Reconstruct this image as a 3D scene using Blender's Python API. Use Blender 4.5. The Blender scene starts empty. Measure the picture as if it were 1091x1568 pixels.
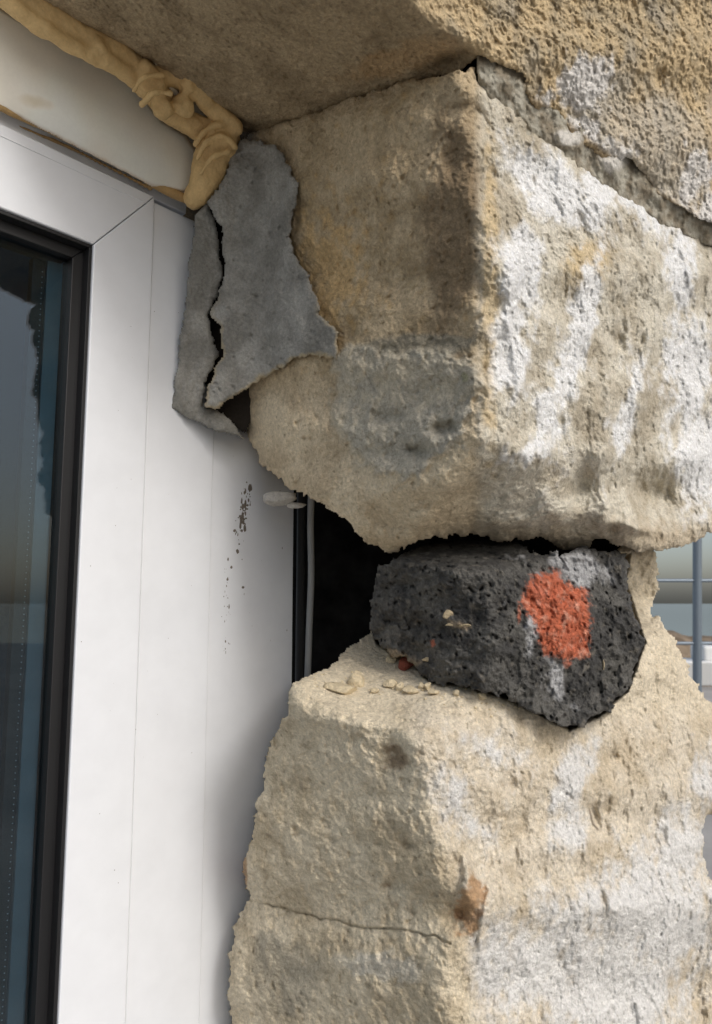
import bpy, math, random
import numpy as np
from mathutils import Vector
random.seed(4)
F=1132.0; CX=545.5; CY=784.0; TH=math.radians(7.0)
CAM=np.array([0.0,0.0,1.5])
FW=np.array([0,math.cos(TH),math.sin(TH)]); UP=np.array([0,-math.sin(TH),math.cos(TH)]); RT=np.array([1.0,0,0])
def P(px,py,t):
    px=np.asarray(px,float);py=np.asarray(py,float);t=np.asarray(t,float)
    d=((px-CX)/F)[...,None]*RT+(-(py-CY)/F)[...,None]*UP+FW
    return CAM+t[...,None]*d
# ---------- noise ----------
_r=np.random.RandomState(7)
PERM=_r.permutation(256); PERM=np.concatenate([PERM,PERM,PERM])
G=_r.normal(size=(256,3)); G/=np.linalg.norm(G,axis=1)[:,None]
J3=_r.uniform(0,1,size=(256,3))
def perlin(p):
    pi=np.floor(p).astype(np.int64); pf=p-pi; pi&=255
    u=pf*pf*pf*(pf*(pf*6-15)+10)
    out=0
    for i in (0,1):
        for j in (0,1):
            for k in (0,1):
                h=PERM[(PERM[(PERM[(pi[...,0]+i)&255]+pi[...,1]+j)&255]+pi[...,2]+k)&255]
                g=G[h]
                d=(g*(pf-np.array([i,j,k]))).sum(-1)
                w=(u[...,0] if i else 1-u[...,0])*(u[...,1] if j else 1-u[...,1])*(u[...,2] if k else 1-u[...,2])
                out=out+w*d
    return out*1.5
def fbm(p,fr,octs=4,seed=0,gain=.5,ridge=False):
    s=0;a=1.0;tot=0
    for o in range(octs):
        n=perlin(p*fr+np.array([seed*17.3+o*5.1,seed*7.7,seed*3.1+o*9.2]))
        if ridge: n=1-2*np.abs(n)
        s=s+a*n; tot+=a; a*=gain; fr*=2.03
    return s/tot
def worley(p,fr,seed=0,wa=.35):
    q=p*fr+seed*11.3
    q=q+wa*np.stack([perlin(q*.9+3.1),perlin(q*.9+17.7),perlin(q*.9+31.3)],-1)
    pi=np.floor(q).astype(np.int64); pf=q-pi; pi&=255
    best=np.full(q.shape[:-1],9.)
    for i in (-1,0,1):
        for j in (-1,0,1):
            for k in (-1,0,1):
                h=PERM[(PERM[(PERM[(pi[...,0]+i)&255]+pi[...,1]+j)&255]+pi[...,2]+k)&255]
                best=np.minimum(best,((J3[h]+np.array([i,j,k])-pf)**2).sum(-1))
    return np.sqrt(best)
def ss(a,b,x):
    x=np.clip((x-a)/(b-a),0,1); return x*x*(3-2*x)
def sdf(poly,x,y):
    poly=np.array(poly,float); n=len(poly)
    best=np.full(x.shape,1e18); ins=np.zeros(x.shape,bool)
    for i in range(n):
        ax,ay=poly[i];bx,by=poly[(i+1)%n]
        ex,ey=bx-ax,by-ay
        h=np.clip(((x-ax)*ex+(y-ay)*ey)/(ex*ex+ey*ey+1e-9),0,1)
        d=(x-ax-h*ex)**2+(y-ay-h*ey)**2
        best=np.minimum(best,d)
        c=((ay>y)!=(by>y))
        xi=ax+(y-ay)*ex/(ey if abs(ey)>1e-9 else 1e-9)
        ins^=(c&(x<xi))
    return np.where(ins,1,-1)*np.sqrt(best)
def linedist(pts,x,y):
    best=np.full(x.shape,1e18)
    for (ax,ay),(bx,by) in zip(pts[:-1],pts[1:]):
        ex,ey=bx-ax,by-ay
        h=np.clip(((x-ax)*ex+(y-ay)*ey)/(ex*ex+ey*ey+1e-9),0,1)
        best=np.minimum(best,(x-ax-h*ex)**2+(y-ay-h*ey)**2)
    return np.sqrt(best)
def plane(pts):
    A=np.array([[a,b,1] for a,b,_ in pts],float); w=np.array([1/c for a_,b_,c in pts])
    return np.linalg.solve(A,w)
def smin(a,b,k):
    h=np.clip(.5+.5*(b-a)/k,0,1); return b*(1-h)+a*h-k*h*(1-h)
def ell(x,y,cx,cy,rx,ry,ang=0):
    c,s=math.cos(math.radians(ang)),math.sin(math.radians(ang))
    dx=(x-cx)*c+(y-cy)*s; dy=-(x-cx)*s+(y-cy)*c
    return np.exp(-((dx/rx)**2+(dy/ry)**2))
def lin(c):
    c=np.array(c,float)/255.; return np.where(c<=.04045,c/12.92,((c+.055)/1.055)**2.4)
def mix(a,b,m): return a*(1-m[...,None])+b*m[...,None]
def desat(c,k,g=1.0):
    l=(c*np.array([.3,.6,.1])).sum(-1,keepdims=True)
    return g*(c*(1-k)+l*k)

def relief(name,outline,wfun,dfun,cfun,mat,step=1.7,R=14,jit=5,jfr=.05,back=.22,rmul=1.0):
    o=np.array(outline,float)
    x0,y0=o.min(0)-6;x1,y1=o.max(0)+6
    x,y=np.meshgrid(np.arange(x0,x1,step),np.arange(y0,y1,step))
    q=np.stack([x,y,np.zeros_like(x)],-1)
    jx=jit*fbm(q,jfr,4,seed=len(name)*1.0,gain=.6); jy=jit*fbm(q,jfr,4,seed=len(name)+5.0,gain=.6)
    sd=sdf(outline,x+jx,y+jy)
    w=wfun(x,y); t=1/w
    p=P(x,y,t)
    t=t+dfun(x,y,p,sd)
    qq=np.clip(1-sd/R,0,1)
    t=t+rmul*R*t/F*(1-np.sqrt(np.clip(1-qq*qq,0,1)))
    pos=P(x,y,t)
    col=cfun(x,y,p,sd)
    inside=sd>0
    idx=-np.ones(x.shape,int)
    f=inside[:-1,:-1]&inside[1:,:-1]&inside[:-1,1:]&inside[1:,1:]
    used=np.zeros_like(inside)
    used[:-1,:-1]|=f;used[1:,:-1]|=f;used[:-1,1:]|=f;used[1:,1:]|=f
    n=int(used.sum()); idx[used]=np.arange(n)
    V=pos[used];C=col[used]
    jj,ii=np.nonzero(f)
    a=idx[jj,ii];b=idx[jj+1,ii];c=idx[jj+1,ii+1];d=idx[jj,ii+1]
    Q=np.stack([a,b,c,d],1)
    E=np.concatenate([Q[:,[0,1]],Q[:,[1,2]],Q[:,[2,3]],Q[:,[3,0]]])
    key=np.sort(E,1); kk=key[:,0].astype(np.int64)*n+key[:,1]
    u,inv,cnt=np.unique(kk,return_inverse=True,return_counts=True)
    be=E[cnt[inv.ravel()]==1]
    bv=np.unique(be)
    rings=6; prev=np.arange(n); Vs=[V];Cs=[C];Qs=[Q]; base=n
    for r in range(1,rings+1):
        m=-np.ones(n,int); m[bv]=base+np.arange(len(bv))
        o3=V[bv]; dirv=(o3-CAM); dirv/=np.linalg.norm(dirv,axis=1)[:,None]
        Vs.append(o3+dirv*(back*r/rings)); Cs.append(C[bv]*.9)
        Qs.append(np.stack([prev[be[:,1]],prev[be[:,0]],m[be[:,0]],m[be[:,1]]],1))
        prev=m; base+=len(bv)
    V=np.concatenate(Vs);C=np.concatenate(Cs);Q=np.concatenate(Qs)
    me=bpy.data.meshes.new(name)
    me.vertices.add(len(V)); me.vertices.foreach_set('co',V.astype(np.float32).ravel())
    me.loops.add(Q.size); me.loops.foreach_set('vertex_index',Q.astype(np.int32).ravel())
    me.polygons.add(len(Q)); me.polygons.foreach_set('loop_start',np.arange(0,Q.size,4,dtype=np.int32))
    me.update(calc_edges=True)
    me.polygons.foreach_set('use_smooth',np.ones(len(Q),bool))
    at=me.color_attributes.new('Col','FLOAT_COLOR','POINT')
    at.data.foreach_set('color',np.concatenate([np.clip(C,0.005,.85),np.ones((len(C),1))],1).astype(np.float32).ravel())
    me.update()
    ob=bpy.data.objects.new(name,me); bpy.context.scene.collection.objects.link(ob)
    me.materials.append(mat)
    def surf(px,py):
        i=int(np.clip(round((px-x0)/step),0,x.shape[1]-1)); j=int(np.clip(round((py-y0)/step),0,x.shape[0]-1))
        return float(t[j,i])
    return ob,surf

# ---------- materials ----------
def nd(nt,typ,**kw):
    n=nt.nodes.new(typ)
    for k,v in kw.items():
        if k in n.inputs: n.inputs[k].default_value=v
        else: setattr(n,k,v)
    return n
def stone_mat(name,fine=520,bump=.85,var=.34,rough=.95,dist=.0024,mid=220,color=None):
    m=bpy.data.materials.new(name); m.use_nodes=True; nt=m.node_tree; L=nt.links
    b=nt.nodes['Principled BSDF']; b.inputs['Roughness'].default_value=rough
    b.inputs['Specular IOR Level'].default_value=.2
    tc=nd(nt,'ShaderNodeTexCoord')
    n1=nd(nt,'ShaderNodeTexNoise',Scale=fine,Detail=3.0,Roughness=.65)
    n2=nd(nt,'ShaderNodeTexNoise',Scale=mid,Detail=4.0,Roughness=.6)
    L.new(tc.outputs['Object'],n1.inputs['Vector']);L.new(tc.outputs['Object'],n2.inputs['Vector'])
    if color is None:
        a=nd(nt,'ShaderNodeAttribute',attribute_name='Col'); src=a.outputs['Color']
    else:
        a=nd(nt,'ShaderNodeRGB'); a.outputs[0].default_value=(*color,1); src=a.outputs[0]
    mr=nd(nt,'ShaderNodeMapRange'); mr.inputs['From Min'].default_value=.3;mr.inputs['From Max'].default_value=.7
    mr.inputs['To Min'].default_value=1-var;mr.inputs['To Max'].default_value=1+var*.8
    ad=nd(nt,'ShaderNodeMath',operation='ADD');ml=nd(nt,'ShaderNodeMath',operation='MULTIPLY'); ml.inputs[1].default_value=.5
    L.new(n1.outputs['Fac'],ad.inputs[0]);L.new(n2.outputs['Fac'],ad.inputs[1]);L.new(ad.outputs[0],ml.inputs[0]);L.new(ml.outputs[0],mr.inputs['Value'])
    vm=nd(nt,'ShaderNodeVectorMath',operation='SCALE'); L.new(src,vm.inputs[0]); L.new(mr.outputs[0],vm.inputs['Scale'])
    L.new(vm.outputs[0],b.inputs['Base Color'])
    bp=nd(nt,'ShaderNodeBump',Strength=bump,Distance=dist)
    L.new(ad.outputs[0],bp.inputs['Height']); L.new(bp.outputs[0],b.inputs['Normal'])
    return m
def plain(name,col,rough=.5,spec=.5,bump=0,scale=60.0,var=.06,metal=0):
    m=bpy.data.materials.new(name); m.use_nodes=True; nt=m.node_tree; L=nt.links
    b=nt.nodes['Principled BSDF']; b.inputs['Roughness'].default_value=rough; b.inputs['Specular IOR Level'].default_value=spec
    b.inputs['Metallic'].default_value=metal
    tc=nd(nt,'ShaderNodeTexCoord'); n=nd(nt,'ShaderNodeTexNoise',Scale=scale,Detail=5.0,Roughness=.6); L.new(tc.outputs['Object'],n.inputs['Vector'])
    mr=nd(nt,'ShaderNodeMapRange'); mr.inputs['From Min'].default_value=.3;mr.inputs['From Max'].default_value=.7
    mr.inputs['To Min'].default_value=1-var;mr.inputs['To Max'].default_value=1+var
    L.new(n.outputs['Fac'],mr.inputs['Value'])
    vm=nd(nt,'ShaderNodeVectorMath',operation='SCALE'); vm.inputs[0].default_value=col; L.new(mr.outputs[0],vm.inputs['Scale'])
    L.new(vm.outputs[0],b.inputs['Base Color'])
    if bump:
        bp=nd(nt,'ShaderNodeBump',Strength=bump,Distance=.001); L.new(n.outputs['Fac'],bp.inputs['Height']); L.new(bp.outputs[0],b.inputs['Normal'])
    return m
M_sand=stone_mat('sandstone')
M_dark=stone_mat('basalt',fine=420,bump=1.0,var=.55,rough=.7,dist=.0026,mid=150)
M_mort=stone_mat('grey_mortar',fine=700,bump=.8,var=.3,dist=.0015,mid=300)
M_plas=stone_mat('panel_paint',fine=300,bump=.1,var=.04,rough=.45,dist=.0005,mid=30)
M_foam=stone_mat('pu_foam',fine=400,bump=.35,var=.16,rough=.55,dist=.0008,mid=50,color=tuple(lin((216,184,130))))

# ---------- outlines ----------
JT=[(415,193),(460,179),(540,149),(590,133),(640,121),(700,109),(726,100)]
JF=[(735,126),(780,160),(810,196),(870,236),(940,282),(1010,323),(1110,376)]
O_M=[(380,198)]+JT+JF+[(1130,380),(1140,790),(1091,815),(1050,838),(985,846),(940,834),(915,824),(905,842),(880,848),(855,840),(825,822),(780,832),(720,818),(650,826),(600,848),(560,830),(520,792),(480,766),(425,738),(392,700),(362,622),(362,590),(370,560),(350,420)]
O_T=[(-40,-60),(10,-20),(75,14),(120,40),(180,66),(236,96),(262,134),(325,175),(380,208),(415,204),(460,188),(540,158),(590,141),(640,128),(700,114),(722,98),(733,86),(800,112),(812,175),(850,205),(880,225),(935,262),(960,240),(1010,300),(1040,318),(1140,372),(1150,-60)]
O_L=[(445,1047),(470,1035),(505,1018),(540,985),(570,965),(600,930),(700,880),(900,860),(960,835),(1000,835),(1012,880),(1000,940),(1030,972),(1060,1035),(1091,1082),(1125,1140),(1130,1240),(1082,1250),(1076,1270),(1084,1340),(1120,1360),(1130,1640),(355,1640),(348,1475),(365,1400),(380,1375),(370,1320),(385,1290),(395,1230),(410,1150),(438,1095)]
O_D=[(583,864),(610,850),(680,816),(740,814),(800,834),(830,850),(900,838),(966,848),(958,890),(975,940),(989,985),(962,1060),(915,1100),(872,1119),(830,1096),(790,1076),(720,1052),(660,1046),(625,1010),(577,988),(562,940),(568,900)]
O_A=[(365,213),(400,212),(437,235),(460,292),(446,345),(450,385),(470,410),(484,450),(496,487),(522,508),(517,548),(485,545),(450,552),(400,582),(370,602),(335,626),(311,622),(318,585),(342,545),(335,500),(320,480),(346,420),(338,350),(318,310),(345,270)]
O_B=[(298,330),(318,306),(334,350),(343,425),(319,485),(337,545),(314,590),(310,622),(345,630),(376,672),(325,660),(262,624),(269,560),(283,470),(293,380)]

# ---------- middle block ----------
pr=plane([(730,400,.65),(420,250,.85),(420,700,.87)]); pf=plane([(730,400,.65),(1100,400,.97),(1100,750,.95)])
pb=plane([(700,690,.655),(600,846,.80),(850,840,.82)])
ev=lambda p,x,y:p[0]*x+p[1]*y+p[2]
def warp(x,y,a=12,fr=.02,seed=2):
    q=np.stack([x,y,0*x],-1)
    return x+a*fbm(q,fr,4,seed,gain=.6),y+a*fbm(q,fr,4,seed+9,gain=.6)
def wM(x,y):
    xw=x+10*np.sin(y/90.)+6*np.sin(y/37.)+4*np.sin(y/15.+2)
    return smin(smin(ev(pr,xw,y),ev(pf,xw,y),.045),ev(pb,x,y+16*np.sin(x/60.)+9*np.sin(x/27.)),.07)
GP=[(512,540),(530,530),(600,540),(660,535),(722,545),(735,590),(722,640),(705,682),(665,700),(640,732),(590,726),(545,705),(530,680),(510,650),(515,600)]
def addell(d,x,y,lst):
    for cx,cy,rx,ry,an,am in lst: d=d+am*ell(x,y,cx,cy,rx,ry,an)
    return d
def chisel(p,x,seed=0):
    fac=ss(700,780,x)
    w1=worley(p*np.array([1,1,.6]),34,seed); w2=worley(p*np.array([1,1,.7]),90,seed+2)
    d=-.007*fbm(p,13,3,1+seed)+.0085*(.5-w1)*(.35+fac)-.004*fbm(p,42,3,2+seed,ridge=True)+.0030*(.5-w2)*(1+.4*fac)
    n=fbm(p,170,3,3+seed)
    return d-.0025*n-.0013*fbm(p,300,2,4+seed)+.0026*ss(.28,.5,fbm(p,110,2,5+seed))
def dM(x,y,p,sd):
    d=chisel(p,x)
    xw,yw=warp(x,y,24,.03)
    g=ss(-6,8,sdf(GP,xw,yw)); d=d-.007*g-.010*g*fbm(p,40,4,6)
    xw,yw=warp(x,y,10)
    return addell(d,xw,yw,[(1000,758,40,30,20,.055),(890,745,26,36,0,.036),(945,805,12,24,20,.02),(830,690,30,25,0,-.012),(945,520,14,8,45,.016),(785,800,50,14,8,-.014),(850,790,26,24,0,-.022),(970,806,34,9,12,-.026),(1060,700,26,30,0,-.012),(930,700,20,20,0,-.01),
        (700,240,30,60,0,.010),(640,450,60,40,0,.008),(560,260,50,60,10,-.008),(680,655,22,10,-15,.018),(600,640,20,12,-15,.012),(640,690,16,10,10,.014),(900,300,60,24,40,-.014),(860,430,30,70,15,.014),(1040,640,40,90,10,.014),(930,640,18,110,12,-.014),(990,560,14,80,12,-.014),(800,560,16,60,10,-.012),(780,440,16,60,5,-.010),(870,600,10,90,14,.008),(960,480,12,60,14,.008),
        (800,260,26,40,0,.010),(600,800,40,20,20,.018),(640,770,60,20,0,.010),(450,640,50,50,20,-.018),(385,700,36,60,-30,.03),(745,180,20,30,0,.011),(735,320,10,26,0,-.006),(738,560,10,30,0,.008),(735,440,9,22,0,.008),(600,335,14,10,0,.008),(700,170,26,16,0,.008),(520,230,20,40,10,.006)])
def whitewash(x,y,p,blobs,thr=.5,seed=11,soft=.24,sc=0):
    xw,yw=warp(x,y,40,.014,seed)
    v=0*x
    for cx,cy,rx,ry,an,am in blobs: v=np.maximum(v,am*ell(xw,yw,cx,cy,rx*1.25,ry*1.2,an))
    dg=(x*.94+y*.34)
    q=np.stack([dg*.035,(y*.94-x*.34)*.008,0*x+seed],-1)
    n=.32*fbm(p,34,4,seed)+.42*fbm(q,1,4,seed+3,gain=.6)+.26*fbm(p,80,3,seed+1)+.12*fbm(p,170,3,3+sc)+.12*fbm(p,380,2,seed+2)
    n=n+.26*(worley(p*np.array([1,1,.7]),90,2+sc)-.5)+.2*(worley(p*np.array([1,1,.6]),34,sc)-.5)
    return ss(thr-soft,thr+soft,v+n)
def cM(x,y,p,sd):
    n1=fbm(p,18,4,21);n2=fbm(p,70,4,22);n3=fbm(p,240,3,23)
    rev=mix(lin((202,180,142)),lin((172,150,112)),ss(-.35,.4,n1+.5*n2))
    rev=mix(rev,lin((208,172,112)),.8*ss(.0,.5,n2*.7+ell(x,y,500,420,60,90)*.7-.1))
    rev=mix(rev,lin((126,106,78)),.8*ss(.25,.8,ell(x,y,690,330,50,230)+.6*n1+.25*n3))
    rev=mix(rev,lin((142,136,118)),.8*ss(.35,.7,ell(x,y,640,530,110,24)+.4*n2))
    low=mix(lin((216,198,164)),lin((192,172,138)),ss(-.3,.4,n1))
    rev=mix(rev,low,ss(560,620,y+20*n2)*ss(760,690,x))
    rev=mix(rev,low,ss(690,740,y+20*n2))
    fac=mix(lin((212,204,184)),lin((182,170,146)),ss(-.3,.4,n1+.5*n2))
    fac=mix(fac,lin((208,182,132)),.75*ss(.3,.7,ell(x,y,750,450,18,320)*.8+ell(x,y,900,400,45,60,20)*.8+.4*n2))
    fac=mix(fac,lin((146,136,116)),.6*ss(.2,.6,fbm(p,30,3,27)+.3*n2-.4*(y<300)))
    blobs=[(800,410,34,60,0,1),(780,530,26,70,0,1),(850,285,80,32,42,1),(915,300,30,60,20,.95),(880,520,22,150,14,1),(845,640,22,60,0,1),(1043,410,22,60,0,1),(1050,560,34,80,5,.9),(1070,700,45,80,0,.95),(820,690,50,22,-20,.8),(960,610,20,90,15,.75),(990,330,70,26,35,.75),(775,240,22,40,0,.6),(905,480,14,50,10,.9)]
    ww=whitewash(x,y,p,blobs,.5)*ss(735,765,x+8*n2)
    fac=mix(fac,lin((234,234,232)),ww*.9)
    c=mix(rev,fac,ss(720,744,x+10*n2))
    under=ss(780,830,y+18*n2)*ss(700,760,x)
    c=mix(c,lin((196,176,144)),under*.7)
    xw,yw=warp(x,y,24,.03)
    g=ss(-8,8,sdf(GP,xw,yw)+12*n2); c=mix(c,mix(lin((168,164,150)),lin((198,188,164)),ss(-.2,.4,n1+.8*n2)),g*.8)
    c=mix(c,lin((130,134,60)),.4*ss(.7,.9,ell(x,y,712,578,14,14)+.3*n3))
    c=desat(c,.14,1.03)*(1+.26*n3[...,None])
    return mix(c,lin((84,70,52)),.45*ss(.36,.58,fbm(p,200,2,29)))
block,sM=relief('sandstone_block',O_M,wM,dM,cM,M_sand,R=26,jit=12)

# ---------- lintel ----------
ps=plane([(730,85,.66),(400,200,.87),(100,20,.72)]); pt=plane([(735,85,.66),(1100,370,.93),(1100,0,.86)])
def wT(x,y):
    xw=x+8*np.sin(y/22.+1); return smin(ev(ps,xw,y),ev(pt,xw,y),.03)
def dT(x,y,p,sd):
    f=ss(700,760,x)
    d=-.005*fbm(p,16,3,31)-.003*fbm(p,60,3,32,ridge=True)*(1+.8*f)-.0028*fbm(p,170,3,33)-.0016*fbm(p,320,2,34)*(1+f)+.003*(.5-worley(p,70,5))*(.5+f)
    return addell(d,x,y,[(690,95,40,14,-20,.016),(600,60,70,30,20,.006),(640,50,60,8,30,-.006),(1010,115,10,12,0,.012),(890,190,50,26,40,.012),(840,180,20,18,30,.016),(970,270,34,14,35,.02),(885,135,30,30,0,-.004)])
def cT(x,y,p,sd):
    n1=fbm(p,18,4,41);n2=fbm(p,70,4,42);n3=fbm(p,260,3,43)
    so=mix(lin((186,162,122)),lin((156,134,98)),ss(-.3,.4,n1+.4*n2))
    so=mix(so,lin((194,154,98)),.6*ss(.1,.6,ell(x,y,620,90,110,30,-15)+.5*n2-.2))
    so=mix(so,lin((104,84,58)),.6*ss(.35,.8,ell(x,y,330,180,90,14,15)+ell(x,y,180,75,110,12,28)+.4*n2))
    fa=mix(lin((204,178,132)),lin((180,162,128)),ss(-.3,.4,n1+.6*n2))
    fa=mix(fa,lin((132,118,96)),.6*ss(.1,.5,fbm(p*np.array([1,1,.35]),90,4,45)+.3*n1))
    fa=mix(fa,lin((196,192,182)),.45*ss(.1,.7,n1+ell(x,y,1000,230,140,100)))
    blobs=[(890,135,34,46,20,1),(900,215,50,26,40,.9),(1060,270,26,50,10,.95),(1085,320,30,30,0,.9),(830,150,20,30,0,.6),(950,225,24,26,0,.85)]
    fa=mix(fa,lin((226,222,216)),.88*whitewash(x,y,p,blobs,.58,51,.2))
    e=x-(735-1.3*np.clip(85-y,-300,999))
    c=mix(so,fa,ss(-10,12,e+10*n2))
    c=desat(c,.15,1.02)*(1+.32*n3[...,None]); return mix(c,lin((74,60,44)),.5*ss(.36,.6,fbm(p,190,2,49)))
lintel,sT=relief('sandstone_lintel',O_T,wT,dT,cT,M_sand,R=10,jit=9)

# ---------- rubble core behind the joints ----------
O_K=[(-60,-60),(760,-60),(1060,250),(1060,760),(600,700),(440,560),(420,360),(372,400),(330,400),(250,330),(200,290),(200,110),(60,40)]
def cK(x,y,p,sd): return mix(lin((120,104,80)),lin((86,74,58)),ss(-.3,.3,fbm(p,40,4,151)))
relief('rubble_core',O_K,lambda x,y:np.clip(np.minimum(ev(ps,x,y),ev(pr,x,y)+0*x)-.06,.96,1.35)-.35*ss(700,800,x),lambda x,y,p,sd:-.008*fbm(p,30,3,152),cK,M_sand,step=4,R=10,jit=4,back=.15)

# ---------- joint mortar ----------
O_J=[(728,78),(800,100),(830,150),(880,180),(940,215),(1000,262),(1050,300),(1140,345),(1140,400),(1010,345),(940,305),(870,258),(800,222),(735,150)]
def dJ(x,y,p,sd):
    d=-.012*fbm(p,45,4,61)-.003*fbm(p,200,3,62)
    return addell(d,x,y,[(770,125,30,22,30,-.012),(795,165,12,16,0,-.004),(940,250,20,22,0,-.012),(1000,295,30,12,35,-.010),(870,215,26,12,35,-.010),(1080,345,30,10,30,-.010)])
def cJ(x,y,p,sd):
    n=fbm(p,60,4,63); c=mix(lin((176,171,156)),lin((136,126,108)),ss(-.3,.3,n))
    return mix(c,lin((214,210,202)),.8*ss(.5,.8,ell(x,y,940,245,30,30)+ell(x,y,870,210,30,18)+.4*n))*(1+.25*fbm(p,250,2,64)[...,None])
relief('joint_mortar',O_J,lambda x,y:ev(pt,x,y)-.020,dJ,cJ,M_mort,R=10,jit=6,back=.1)

# ---------- dark stone ----------
d1=plane([(740,950,.715),(570,930,.81),(640,1050,.77)]); d2=plane([(740,950,.715),(985,980,.83),(870,1110,.75)]); d3=plane([(740,875,.72),(600,840,.83),(900,845,.80)])
def wD(x,y):
    xw=x+14*np.sin(y/40.); return smin(smin(ev(d1,xw,y),ev(d2,xw,y),.05),ev(d3,x,y),.04)
def dD(x,y,p,sd):
    d=-.010*fbm(p,20,3,71)-.007*fbm(p,55,4,72,ridge=True)-.003*fbm(p,170,3,73)-.0014*fbm(p,330,2,74)+.010*(.5-worley(p,38,7))+.003*(.5-worley(p,110,9))
    f=fbm(p,150,2,75); d=d+.005*ss(.25,.5,f)
    return addell(d,x,y,[(690,950,24,8,20,-.008),(640,1000,26,16,10,.01),(610,930,40,14,-10,-.010),(620,895,40,8,-10,.010),(950,1000,40,50,0,-.005),(780,860,50,10,20,.012),(850,950,55,60,0,-.004)])
OR=[(812,884),(852,870),(866,892),(899,903),(905,950),(901,1006),(862,1010),(830,1000),(822,960),(798,922)]
def cD(x,y,p,sd):
    n1=fbm(p,30,4,81);n2=fbm(p,110,3,82);n3=fbm(p,320,2,83)
    c=mix(lin((98,96,91)),lin((68,67,65)),ss(-.3,.3,n1))
    c=mix(c,lin((138,131,118)),.5*ss(.2,.6,n2+.5*n1)); c=mix(c,lin((36,34,32)),.75*ss(.25,.45,fbm(p,150,2,75)))
    c=mix(c,lin((166,148,122)),.6*ss(.6,.95,ell(x,y,610,1005,60,14,15)+ell(x,y,700,955,34,10,15)+.5*n2))
    wh=whitewash(x,y,p,[(885,872,28,26,0,1.0),(815,965,10,30,0,1.0),(850,1050,14,46,-12,.9),(880,1090,14,12,0,.7),(825,895,16,16,0,.8),(800,852,40,6,15,.6)],.55,88,.28)
    c=mix(c,lin((190,190,190)),wh*.75)
    xw,yw=warp(x,y,8,.06,12)
    o=ss(-4,5,sdf(OR,xw,yw)+9*n2+7*n3); o=np.maximum(o,.6*ss(.6,.85,ell(xw,yw,868,1018,10,9)+.3*n2)); o=np.maximum(o,.7*ss(.6,.85,ell(x,y,663,985,7,9)+ell(x,y,795,940,5,22)+.3*n3))
    oc=mix(lin((186,100,70)),lin((206,146,122)),ss(-.05,.5,n2+.4*n1)); wear=ss(.25,.6,fbm(p,60,4,87)+.35*n3)
    c=mix(c,oc,o*(.94-.7*wear))
    return c*(1+.22*n3[...,None])
stoneD,sD=relief('dark_basalt_stone',O_D,wD,dD,cD,M_dark,R=14,jit=16,back=.15)

# ---------- lower block ----------
l1=plane([(665,1250,.655),(400,1250,.79),(380,1550,.79)]); l2=plane([(665,1250,.655),(1090,1250,.93),(1090,1560,.91)]); l3=plane([(650,1125,.665),(600,1010,.83),(900,1000,.88)])
def wL(x,y):
    xa=x-.26*(y-1250)*ss(1480,1380,y)-ss(1380,1480,y)*20+7*np.sin(y/33.)+4*np.sin(y/14.)
    w=smin(smin(ev(l1,xa,y),ev(l2,xa,y),.04),ev(l3,x,y+12*np.sin(x/50.)),.06)
    return -smin(-w,-(.97+0*x),.06)
CR=[(378,1380),(440,1390),(500,1408),(560,1418),(620,1424),(690,1446)]
def dL(x,y,p,sd):
    d=chisel(p,x,7)*np.where(y<1100,.85,1)
    xw,yw=warp(x,y,16)
    d=addell(d,xw,yw,[(605,1160,24,26,0,.022),(600,1350,16,12,0,.012),(780,1200,16,20,0,.014),(715,1345,12,34,-15,-.018),(700,1400,18,24,0,.018),(430,1120,30,20,-40,.01),(910,1255,6,20,-20,.012),(450,1500,50,40,20,.018),(560,1470,90,26,0,-.008),
       (690,1150,40,30,0,-.012),(880,1300,40,20,10,-.010),(940,1160,14,16,0,.016),(1000,1280,12,40,10,.014),(940,1390,30,16,0,-.012),(520,1100,60,20,0,-.010),(1060,1480,30,90,10,.016),(740,1420,8,60,10,-.010),(830,1450,60,80,0,.007),(620,1290,12,8,20,.008),(840,1180,40,16,-10,-.010),(760,1290,50,30,-30,.010),(500,1250,60,16,-20,.008),(1000,1160,30,12,-30,-.010)])
    cd=linedist(CR,x+8*fbm(p,60,3,9),y+14*fbm(p,30,4,8)); below=ss(-3,3,y-np.interp(x,[378,440,500,560,620,690],[1380,1390,1408,1418,1424,1446]))*ss(710,660,x)
    d=d+.005*ss(2.6,.4,cd)+.002*below
    return d+.05*ss(-2,10,sdf(O_D,x,y)) + .02*ell(x,y,990,900,30,60)
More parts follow.
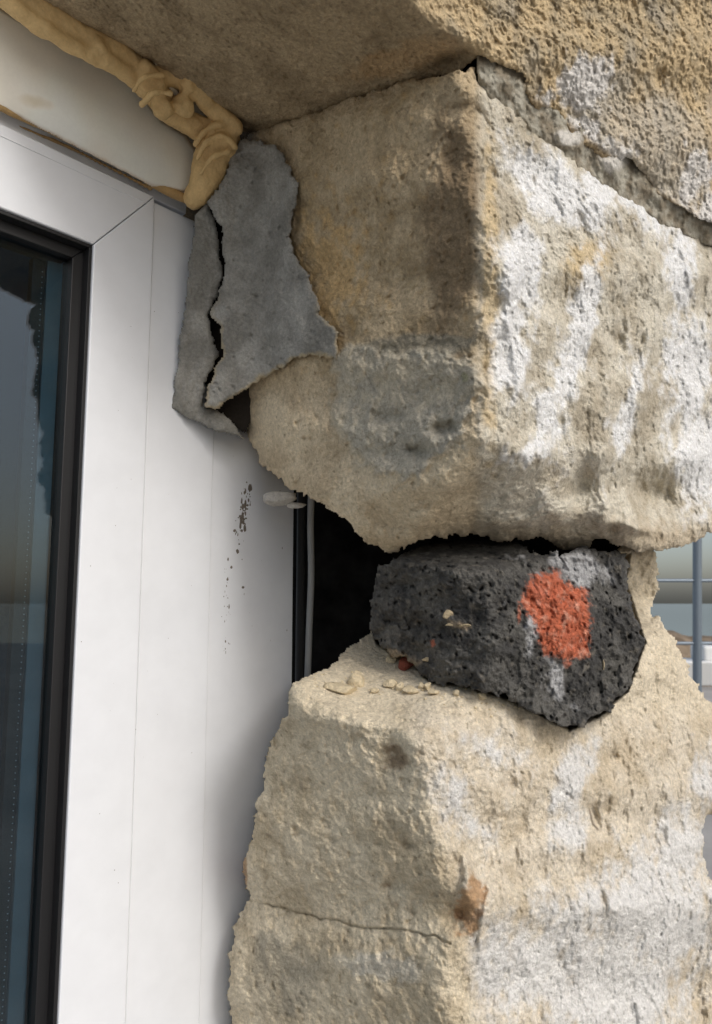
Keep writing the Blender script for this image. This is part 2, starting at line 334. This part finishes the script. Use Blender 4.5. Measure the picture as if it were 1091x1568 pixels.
def cL(x,y,p,sd):
    n1=fbm(p,16,4,91);n2=fbm(p,65,4,92);n3=fbm(p,250,3,93)
    rev=mix(lin((218,204,176)),lin((192,176,146)),ss(-.3,.4,n1+.4*n2))
    rev=mix(rev,lin((166,152,128)),.6*ss(.2,.5,n2+.3*n1))
    fac=mix(lin((218,206,184)),lin((200,184,156)),ss(-.3,.4,n1+.4*n2))
    fac=mix(fac,lin((168,154,130)),.5*ss(.2,.55,fbm(p,32,3,97)+.3*n2))
    blobs=[(880,1200,28,60,0,.9),(870,1270,30,30,0,.85),(820,1490,120,70,0,1),(1000,1400,90,90,0,1),(1040,1300,40,60,0,.9),(930,1520,120,80,0,1),(750,1500,40,60,0,.9),(700,1240,30,60,-20,.65),(760,1150,70,30,20,.55),(860,1420,50,60,0,.7),(1080,1200,26,50,0,.8)]
    fac=mix(fac,lin((222,222,220)),.8*whitewash(x,y,p,blobs,.5,95,.3,7))
    ar=665+.26*(np.clip(y,1000,1480)-1250)
    c=mix(rev,fac,ss(-14,14,x-ar+12*n2))
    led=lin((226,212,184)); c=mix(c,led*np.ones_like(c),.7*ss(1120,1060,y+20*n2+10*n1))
    xw,yw=warp(x,y,26,.04,14)
    c=mix(c,lin((172,126,74)),.75*ss(.4,.95,ell(xw,yw,718,1400,20,60,10)*1.1+ell(xw,yw,738,1362,10,10)+.5*n2+.3*n3))
    c=mix(c,lin((136,112,84)),.7*ss(.4,.85,ell(xw,yw,605,1160,22,24)+ell(xw,yw,596,1348,14,12)+ell(xw,yw,780,1200,14,18)*.7+ell(xw,yw,430,1120,20,12)*.5+.4*n2))
    c=mix(c,lin((156,112,68)),.7*ss(.4,.7,ell(x,y,374,1340,7,40)+.3*n2))
    c=mix(c,lin((152,146,130)),.65*ss(.3,.9,ell(xw,yw,440,1500,70,60,25)+ell(xw,yw,410,1440,20,20)+.6*n1+.3*n2))
    c=mix(c,lin((212,208,196)),.5*ss(.35,.8,ell(xw,yw,580,1480,80,24,5)+.5*n1))
    c=desat(c,.08,1.0)*(1+.26*n3[...,None]); c=mix(c,lin((100,84,64)),.45*ss(.36,.6,fbm(p,180,2,99)))
    return mix(c,lin((70,50,36)),.7*ss(2.5,.5,linedist([(903,1240),(908,1262),(916,1270)],x,y)))
stoneL,sL=relief('sandstone_block.001',O_L,wL,dL,cL,M_sand,R=20,jit=13)

# ---------- mortar patches ----------
def wA(x,y): return -smin(-(ev(pr,x,y)+.034),-(1.165+0*x),.03)
def dA(x,y,p,sd):
    d=-.008*fbm(p,16,3,101)-.004*fbm(p,60,3,102)-.0016*fbm(p,280,2,103)+.003*ss(.3,.55,fbm(p,110,2,107))
    xw,yw=warp(x,y,8)
    return d-.004*ell(xw,yw,430,470,60,50)+.006*ell(xw,yw,360,330,18,60)-.005*ell(xw,yw,410,290,26,50)
def cA0(x,y,p,sd):
    n=fbm(p,25,4,104); return mix(lin((160,158,151)),lin((132,130,123)),ss(-.3,.3,n))*(1+.22*fbm(p,300,2,105)[...,None])
def cA(x,y,p,sd):
    c=cA0(x,y,p,sd)
    return mix(c,lin((200,182,146)),.7*ss(8,1,sd+6*fbm(p,80,3,106))*ss(420,560,y))
relief('mortar_patch',O_A,wA,dA,cA,M_mort,R=11,jit=12,back=.06,rmul=1.2)
pB=plane([(265,600,.866),(345,450,.882),(300,350,.870)])
def dB(x,y,p,sd): return -.007*fbm(p,25,3,111)-.003*fbm(p,90,3,112)-.0014*fbm(p,300,2,113)
relief('mortar_patch.001',O_B,lambda x,y:ev(pB,x,y),dB,cA0,M_mort,R=9,jit=8,back=.05)
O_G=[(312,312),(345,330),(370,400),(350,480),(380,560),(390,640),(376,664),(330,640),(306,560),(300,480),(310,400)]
relief('mortar_void',O_G,lambda x,y:1/.902+0*x,lambda x,y,p,sd:-.003*fbm(p,40,3,161),lambda x,y,p,sd:lin((48,43,38))*np.ones(x.shape+(3,)),M_mort,R=6,jit=4,back=.01)  # added dark strip: crack shade between the mortar pieces, painted as colour

# ---------- window head panel ----------
O_P=[(-60,-40),(0,10),(60,45),(130,85),(195,115),(225,150),(250,185),(285,205),(310,240),(305,300),(230,285),(110,222),(0,165),(-60,135)]
pP=plane([(0,50,.725),(300,280,.895),(0,160,.735)])
def cP(x,y,p,sd):
    c=mix(lin((242,239,229)),lin((236,231,217)),ss(-.3,.3,fbm(p,8,3,121)))
    c=mix(c,lin((200,182,140)),.5*ss(.4,.9,ell(x,y,52,155,32,16,20)+.45*fbm(p,40,3,122)))
    return mix(c,lin((200,168,116)),.5*ss(7,0,sd+4*fbm(p,60,3,123)))
relief('window_head_panel',O_P,lambda x,y:ev(pP,x,y)+.03*ell(x,y,150,200,160,50,25),lambda x,y,p,sd:-.0015*fbm(p,14,2,125),cP,M_plas,R=8,jit=2,back=.05)

# ---------- helpers for mesh ----------
import bmesh
def mesh_obj(name,verts,faces,mat,smooth=False,parent=None,bevel=0):
    me=bpy.data.meshes.new(name); me.from_pydata([tuple(map(float,v)) for v in verts],[],[list(map(int,q)) for q in faces]); me.update()
    if smooth:
        for p in me.polygons:p.use_smooth=True
    me.materials.append(mat)
    ob=bpy.data.objects.new(name,me); bpy.context.scene.collection.objects.link(ob)
    if parent: ob.parent=parent
    if bevel:
        b=ob.modifiers.new('b','BEVEL'); b.width=bevel; b.segments=3; b.limit_method='ANGLE'
    return ob
_ic={}
def ico(c,r,sub=2,sc=(1,1,1),nz=.25,seed=0):
    if sub not in _ic:
        bm=bmesh.new(); bmesh.ops.create_icosphere(bm,subdivisions=sub,radius=1)
        _ic[sub]=(np.array([list(a.co) for a in bm.verts]),[[a.index for a in q.verts] for q in bm.faces]); bm.free()
    v,f=_ic[sub]
    if nz: v=v*(1+nz*fbm(v+seed*3.7,1.2,3,seed)[:,None]*1.6)
    return v*r*np.array(sc)+np.array(c),f
def rock(c,r,sc,seed):
    v,f=ico((0,0,0),1,3,nz=0); rs=np.random.RandomState(seed)
    for k in range(9):
        n=rs.normal(size=3); n/=np.linalg.norm(n); h=rs.uniform(.45,.8)
        dd=v@n-h; v=v-np.clip(dd,0,None)[:,None]*n
    v=v*(1+.12*fbm(v+seed,3,2,seed)[:,None])
    return v*r*1.25*np.array(sc)+np.array(c),f
def join(parts):
    V=[];Fc=[];n=0
    for v,f in parts:
        V.append(v);Fc+=[[i+n for i in q] for q in f];n+=len(v)
    return np.concatenate(V),Fc
def cr(pts,n=14):
    pts=np.array(pts,float); pts=np.vstack([2*pts[0]-pts[1],pts,2*pts[-1]-pts[-2]]); out=[]
    for i in range(1,len(pts)-2):
        p0,p1,p2,p3=pts[i-1:i+3]
        for k in range(n):
            t=k/n; out.append(.5*((2*p1)+(-p0+p2)*t+(2*p0-5*p1+4*p2-p3)*t*t+(-p0+3*p1-3*p2+p3)*t**3))
    out.append(pts[-2]); return np.array(out)
def bead(name,chains,mat,vox=.0018,amp=.004,blobs=(),it=5):
    parts=[]
    for ch in chains:
        for q in cr(ch,16):
            parts.append(ico(P(q[0],q[1],q[2]),q[3]*q[2]/F,2,nz=.0))
    for x,y,t,r in blobs: parts.append(ico(P(x,y,t),r*t/F,3,nz=.3,seed=int(x)))
    V,Fc=join(parts)
    ob=mesh_obj(name,V,Fc,mat,True)
    m=ob.modifiers.new('r','REMESH'); m.mode='VOXEL'; m.voxel_size=vox; m.use_smooth_shade=True
    sm=ob.modifiers.new('s','SMOOTH'); sm.factor=.6; sm.iterations=it
    tx=bpy.data.textures.new(name,'CLOUDS'); tx.noise_scale=.018; tx.noise_depth=3
    dm=ob.modifiers.new('d','DISPLACE'); dm.texture=tx; dm.strength=amp; dm.mid_level=.5; dm.texture_coords='LOCAL'
    return ob
bead('expanding_foam',[
 [(-40,-66,.69,24),(10,-24,.70,25),(60,16,.715,24),(120,54,.74,23),(175,80,.765,23),(215,108,.79,24),(235,138,.81,22),(265,172,.83,20),(300,195,.85,19),(335,205,.865,22),(350,212,.872,19)],
 [(-40,-42,.685,15),(10,0,.695,16),(60,38,.712,15),(120,74,.737,14),(175,99,.76,15),(215,128,.785,14)],
 [(345,208,.855,18),(330,225,.863,27),(322,255,.868,27),(312,285,.872,23),(297,304,.877,17)],
 [(235,115,.785,15),(265,118,.80,15),(300,135,.81,16),(325,165,.835,15),(360,195,.85,13)],
 [(300,222,.840,4),(318,197,.836,5),(345,190,.840,5),(364,202,.85,4)],[(303,244,.842,4),(318,216,.836,5),(345,210,.838,5),(360,226,.848,4)],[(308,266,.846,4),(326,240,.84,5),(350,232,.844,4)],
 [(206,138,.768,5),(222,118,.762,5),(248,116,.77,5)],[(218,160,.776,5),(236,142,.768,5),(260,142,.776,5)]],
 M_foam,amp=.006,blobs=[(228,124,.785,25),(335,222,.86,28),(288,128,.80,14),(250,165,.80,17),(355,240,.87,16),(280,160,.81,16),(150,75,.745,17)],vox=.0015,it=9)
M_seal=stone_mat('brown_sealant',fine=400,bump=.3,var=.2,rough=.6,dist=.0008,mid=80,color=tuple(lin((184,152,104))))
bead('sealant_bead',[[(-60,128,.715,9),(0,162,.735,8),(60,190,.762,7),(115,216,.79,8),(175,246,.825,7),(230,276,.855,8),(265,296,.875,8),(302,312,.89,6)],
  [(-60,148,.73,3),(0,182,.75,3),(60,206,.776,3),(115,230,.805,3),(230,288,.865,4)]],M_seal,vox=.0013,amp=.002)

# ---------- window ----------
p0=P(230,300,.872); U=np.array([.66,.7513,0]); U/=np.linalg.norm(U); Vv=np.array([0,0,1.]); N=np.array([U[1],-U[0],0])
def hit(px,py):
    d=P(px,py,1.)-CAM; s=((p0-CAM)@N)/(d@N); q=CAM+d*s-p0; return q@U,q[2]
W=lambda u,v,n:p0+U*u+Vv*v+N*n
win=bpy.data.objects.new('pvc_window',None); bpy.context.scene.collection.objects.link(win)
M_pvc=plain('white_pvc',(.78,.80,.83),.28,.5,bump=.03,scale=25.0,var=.03)
M_gas=plain('black_gasket',(.012,.012,.013),.45,.4)
def prism(name,poly,n0,n1,mat,bevel=.0015):
    k=len(poly); v=[W(u,w,n0) for u,w in poly]+[W(u,w,n1) for u,w in poly]
    f=[list(range(k))[::-1],[i+k for i in range(k)]]+[[i,(i+1)%k,(i+1)%k+k,i+k] for i in range(k)]
    o=mesh_obj(name,v,f,mat,parent=win,bevel=bevel)
    bm=bmesh.new();bm.from_mesh(o.data);bmesh.ops.recalc_face_normals(bm,faces=bm.faces);bm.to_mesh(o.data);bm.free()
    return o
uin=hit(116,900)[0]; us=hit(213,900)[0]; uf=hit(321,900)[0]; ue=hit(450,900)[0]
vtop=hit(230,303)[1]; vin=hit(133,374)[1]
UL=-1.1; VB=-1.6; g=.0011
prism('sash_stile',[(uin,vin),(us-g,vtop),(us-g,VB),(uin,VB)],-.06,.006,M_pvc)
prism('sash_top_rail',[(uin-.0006,vin+.0004),(us-g-.0006,vtop+.0004),(UL,vtop+.0004),(UL,vin+.0004)],-.06,.006,M_pvc)
prism('frame_jamb',[(us+g,vtop-.004),(uf-g*.6,vtop-.004),(uf-g*.6,VB),(us+g,VB)],-.06,.002,M_pvc)
prism('frame_extension',[(uf+g*.6,vtop-.02),(ue,vtop-.02),(ue,VB),(uf+g*.6,VB)],-.06,-.001,M_pvc)
prism('frame_head',[(UL,vtop+.003),(us+.05,vtop+.003),(us+.05,vtop+.05),(UL,vtop+.05)],-.06,-.003,M_pvc)
prism('groove_bead',[(UL,vtop-.013),(us-.012,vtop-.013),(us-.012,vtop-.0115),(UL,vtop-.0115)],.0055,.0068,M_pvc,.0003)
prism('gasket_lip',[(uin-.004,vin-.004),(uin-.0002,vin-.0003),(uin-.0002,VB),(uin-.004,VB)],-.009,.003,M_gas,.0006)
prism('gasket_lip_top',[(uin-.0043,vin-.004),(uin-.0005,vin-.0003),(UL,vin-.0003),(UL,vin-.004)],-.009,.003,M_gas,.0006)
prism('gasket_stile',[(uin-.016,vin-.016),(uin,vin),(uin,VB),(uin-.016,VB)],-.045,-.0092,M_gas,.001)
prism('gasket_top',[(uin-.0162,vin-.016),(uin-.0002,vin-.0002),(UL,vin-.0002),(UL,vin-.016)],-.045,-.0092,M_gas,.001)
mg=bpy.data.materials.new('window_glass');mg.use_nodes=True;nt=mg.node_tree;nt.nodes.clear()
o=nt.nodes.new('ShaderNodeOutputMaterial');mx=nt.nodes.new('ShaderNodeMixShader');fr=nt.nodes.new('ShaderNodeFresnel');fr.inputs[0].default_value=1.6;tr=nt.nodes.new('ShaderNodeBsdfTransparent');tr.inputs[0].default_value=(.7,.82,.88,1)
gl=nt.nodes.new('ShaderNodeBsdfGlossy');gl.inputs['Roughness'].default_value=.02
nt.links.new(fr.outputs[0],mx.inputs[0]);nt.links.new(tr.outputs[0],mx.inputs[1]);nt.links.new(gl.outputs[0],mx.inputs[2]);nt.links.new(mx.outputs[0],o.inputs[0])
ug=uin-.004
prism('glass',[(UL,VB),(ug,VB),(ug,vin-.004),(UL,vin-.004)],-.022,-.018,mg,0)
M_sp=plain('spacer_bar',(.10,.13,.15),.5,.4)
prism('spacer_bar',[(uin-.034,VB),(uin-.017,VB),(uin-.017,vin-.018),(uin-.034,vin-.020)],-.04,-.028,M_sp,.0005)
prism('inner_seal',[(uin-.048,VB),(uin-.0342,VB),(uin-.0342,vin-.020),(uin-.048,vin-.020)],-.042,-.032,M_gas,.0005)
parts=[]
zz=VB+.5
while zz<vin-.03:
    parts.append(ico(W(uin-.0375,zz,-.0318),.0007,1,nz=0)); zz+=.006
V_,F_=join(parts); mesh_obj('spacer_perforations',V_,F_,plain('spacer_dots',(.4,.43,.45),.5),parent=win)
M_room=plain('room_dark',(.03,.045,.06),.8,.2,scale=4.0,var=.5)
prism('room_dark_board',[(UL-.3,VB),(uin+.02,VB),(uin+.02,vtop),(UL-.3,vtop)],-.16,-.15,M_room,0)  # dark board behind the glass; the room's darkness is put into its colour
parts=[]
for i in range(130):
    if i<80:
        b=random.gauss(785,24); a=random.gauss(371,4)+(795-b)*.22
    elif i<112:
        a=random.gauss(348,2.5); b=random.gauss(930,32)
    else:
        a=random.uniform(335,445); b=random.uniform(690,1000)
    u,v=hit(a,b); r=abs(random.gauss(0,.0009))+.0003
    if i>=80: r*=.55
    vv,ff=ico((0,0,0),r,1,nz=.5,seed=i)
    vv=vv*np.array([random.uniform(.6,1.8),1,random.uniform(.7,3.0)])
    vv=W(u,v,-.001)+vv[:,[0]]*U+vv[:,[2]]*Vv+vv[:,[1]]*N*.35; parts.append((vv,ff))
for i in range(26):
    a=random.uniform(120,300); b=random.uniform(400,1500); u,v=hit(a,b)
    n=.006 if u<us else .002
    vv,ff=ico((0,0,0),random.uniform(.0002,.0006),1,nz=.4,seed=i); parts.append((W(u,v,n)+vv[:,[0]]*U+vv[:,[2]]*Vv+vv[:,[1]]*N*.3,ff))
V_,F_=join(parts); mesh_obj('dirt_specks',V_,F_,plain('dirt',(.17,.145,.12),.9,.1),parent=win)

# ---------- black sheet in the cavity, cables ----------
M_cav=plain('gap_shade_black',(.014,.013,.012),.95,.1,scale=30.0,var=.6)
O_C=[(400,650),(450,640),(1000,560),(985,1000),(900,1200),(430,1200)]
relief('wall_cavity',O_C,lambda x,y:1/1.12+0*x,lambda x,y,p,sd:-.01*fbm(p,20,3,131),lambda x,y,p,sd:lin((40,36,30))*np.ones(x.shape+(3,)),M_cav,step=6,R=10,back=.1)  # near-black backing sheet; the gap's shade is put into its colour
def tube(name,pts,r,mat,parent=None,seg=12):
    pts=cr(pts,10);V=[];Fc=[]
    for i,q in enumerate(pts):
        tan=pts[min(i+1,len(pts)-1)]-pts[max(i-1,0)];tan/=np.linalg.norm(tan)
        a=np.cross(tan,[0.3,1,.1]);a/=np.linalg.norm(a);b=np.cross(tan,a)
        for k in range(seg):
            an=2*math.pi*k/seg;V.append(q+r*(a*math.cos(an)+b*math.sin(an)))
    for i in range(len(pts)-1):
        for k in range(seg): Fc.append([i*seg+k,i*seg+(k+1)%seg,(i+1)*seg+(k+1)%seg,(i+1)*seg+k])
    return mesh_obj(name,V,Fc,mat,True,parent)
M_cab=plain('grey_cable',(.3,.3,.29),.6,.3)
tube('electric_cable',[P(478,730,.99),P(476,800,1.0),P(477,880,1.0),P(474,960,1.0),P(470,1080,1.0)],.0045,M_cab)
tube('electric_cable.001',[P(462,740,1.04),P(461,850,1.05),P(458,1080,1.05)],.006,plain('dark_cable',(.04,.04,.04),.6,.3))
V_,F_=join([rock(P(432,764,.93),.016,(1.2,1,.6),5),rock(P(452,773,.93),.007,(1.6,1,.5),6)])
mesh_obj('filler_lump',V_,F_,stone_mat('filler',color=tuple(lin((205,200,190)))),True)

# ---------- debris ----------
M_peb=stone_mat('pebble',color=tuple(lin((216,200,168))))
chips=[(548,1042,15,1,1.2),(526,1054,20,1.3,.5),(598,1048,8,1.2,.8),(612,1052,7,1,1),(630,1056,9,1.4,.6),(575,1058,6,1,.8),(645,1050,5,1,1),(788,1072,9,1.2,.8),(700,1062,5,1,1),(665,1060,6,1.3,.7),(600,1010,7,1,1),(655,1052,7,1,1),(740,1066,6,1.2,1)]
parts=[]
for i in range(len(chips)):
    cx,cy,r,sx,sz=chips[i]
    t=sL(cx,cy)-.005
    parts.append(rock(P(cx,cy,t),r*t/F,(sx,1,sz),i))
for i in range(70):
    cx=random.uniform(480,830)
    cy=1054+(cx-600)*.16+random.gauss(0,8)
    t=sL(cx,cy)
    parts.append(ico(P(cx,cy,t),random.uniform(1.2,3)*t/F,1,(1.2,1,.8),.5,i))
V_,F_=join(parts)
mesh_obj('stone_chips',V_,F_,M_peb,True)
chips=[(686,942,7,1,1),(690,957,5,1.8,.5),(715,958,6,1.8,.5),(655,1010,6,1.6,.5),(925,1018,4,.35,2.2)]
parts=[]
for i in range(len(chips)):
    cx,cy,r,sx,sz=chips[i]
    t=sD(cx,cy)
    parts.append(rock(P(cx,cy,t),r*t/F,(sx,.7,sz),i+30))
V_,F_=join(parts)
mesh_obj('stone_chips.001',V_,F_,stone_mat('chip_tan',color=tuple(lin((180,164,134)))),True)
t=sL(622,1012)-.02
V_,F_=rock(P(622,1014,t),14*t/F,(1,1,.8),3)
mesh_obj('brick_fragment',V_,F_,stone_mat('brick',color=tuple(lin((140,80,66)))),True)

# ---------- background ----------
M_gr=plain('ground_mat',(.38,.36,.33),.95,.1,scale=.5,var=.25)
mesh_obj('ground',[(-60,-60,-1.6),(60,-60,-1.6),(60,30,-1.6),(-60,30,-1.6)],[[0,1,2,3]],M_gr)
M_sea=plain('sea_mat',(.06,.11,.14),.15,.5,scale=.3,var=.1,bump=.2)
mesh_obj('sea',[(-3000,-3000,-2.6),(3000,-3000,-2.6),(3000,3000,-2.6),(-3000,3000,-2.6)],[[0,1,2,3]],M_sea)
gx,gy=np.meshgrid(np.linspace(4,34,160),np.linspace(0,1,24))
pz=-2.0+2.3*np.sin(gy*math.pi)**.7; q=np.stack([gx,28+gy*5,pz],-1)
q[...,2]+=.5*fbm(q,.5,4,141); vs=q.reshape(-1,3); nx=160
fs=[[j*nx+i,j*nx+i+1,(j+1)*nx+i+1,(j+1)*nx+i] for j in range(23) for i in range(159)]
mesh_obj('rock_breakwater',vs,fs,plain('rock',(.20,.155,.11),.95,.1,scale=1.5,var=.5),True)
M_met=plain('galvanised',(.20,.24,.28),.4,.5,metal=.4)
rail=bpy.data.objects.new('scaffold_frame',None);bpy.context.scene.collection.objects.link(rail)
B=lambda px,py:P(px,py,6.0)
tube('post_1',[B(1068,700),B(1068,900),B(1068,1300)],.035,M_met,rail); tube('post_2',[B(1140,700),B(1140,1300)],.035,M_met,rail)
tube('rail_1',[B(1000,889),B(1068,889),B(1200,889)],.014,M_met,rail); tube('rail_2',[B(960,985),B(1068,985),B(1200,985)],.014,M_met,rail); tube('rail_3',[B(980,1150),B(1200,1150)],.014,M_met,rail)
def box(name,c,s,mat,bevel=.05,parent=None):
    c=np.array(c);v=[c+np.array(s)*.5*np.array([i,j,k]) for i in(-1,1) for j in(-1,1) for k in(-1,1)]
    return mesh_obj(name,v,[[0,1,3,2],[4,6,7,5],[0,4,5,1],[2,3,7,6],[0,2,6,4],[1,5,7,3]],mat,parent=parent,bevel=bevel)
boat=bpy.data.objects.new('moored_boat',None);bpy.context.scene.collection.objects.link(boat)
c=P(1060,1020,14)
M_bw=plain('boat_white',(.7,.7,.68),.4)
hv=[c+np.array(a) for a in [(-.9,0,.15),(-.4,.45,.12),(1.6,.45,.12),(1.6,-.45,.12),(-.4,-.45,.12),(-.6,0,-.3),(-.3,.25,-.35),(1.5,.25,-.35),(1.5,-.25,-.35),(-.3,-.25,-.35)]]
mesh_obj('hull',hv,[[0,1,2,3,4],[5,9,8,7,6],[0,5,6,1],[1,6,7,2],[2,7,8,3],[3,8,9,4],[4,9,5,0]],M_bw,parent=boat,bevel=.04)
box('cabin',c+np.array([.5,0,.25]),(.8,.6,.3),M_bw,.06,boat)

# ---------- light ----------
sc=bpy.context.scene
w=bpy.data.worlds.new('World');sc.world=w;w.use_nodes=True;nt=w.node_tree
sky=nt.nodes.new('ShaderNodeTexSky');sky.sky_type='NISHITA';sky.sun_disc=False
sd_=Vector((.54,-.64,.66)).normalized()
el=math.asin(sd_.z); sky.sun_elevation=el; sky.sun_rotation=math.atan2(sd_.x,sd_.y); sky.dust_density=3; sky.air_density=1.0
hs=nt.nodes.new('ShaderNodeHueSaturation');hs.inputs['Saturation'].default_value=.75
nt.links.new(sky.outputs[0],hs.inputs['Color']);nt.links.new(hs.outputs[0],nt.nodes['Background'].inputs[0]); nt.nodes['Background'].inputs[1].default_value=.15
s=bpy.data.lights.new('sun','SUN');s.energy=1.2;s.angle=math.radians(16);s.color=(1,.98,.95)
so=bpy.data.objects.new('sun',s);sc.collection.objects.link(so);so.rotation_euler=sd_.to_track_quat('Z','Y').to_euler()
# ---------- camera ----------
cam=bpy.data.cameras.new('camera');co=bpy.data.objects.new('camera',cam);sc.collection.objects.link(co);sc.camera=co
co.location=CAM;co.rotation_euler=(math.pi/2+TH,0,0)
cam.sensor_fit='VERTICAL';cam.sensor_height=36;cam.sensor_width=36*712/1024;cam.lens=F/1568*36;cam.clip_start=.01;cam.clip_end=8000
cam.dof.use_dof=True;cam.dof.focus_distance=.76;cam.dof.aperture_fstop=12
sc.view_settings.view_transform='Standard';sc.view_settings.look='None';sc.view_settings.exposure=0
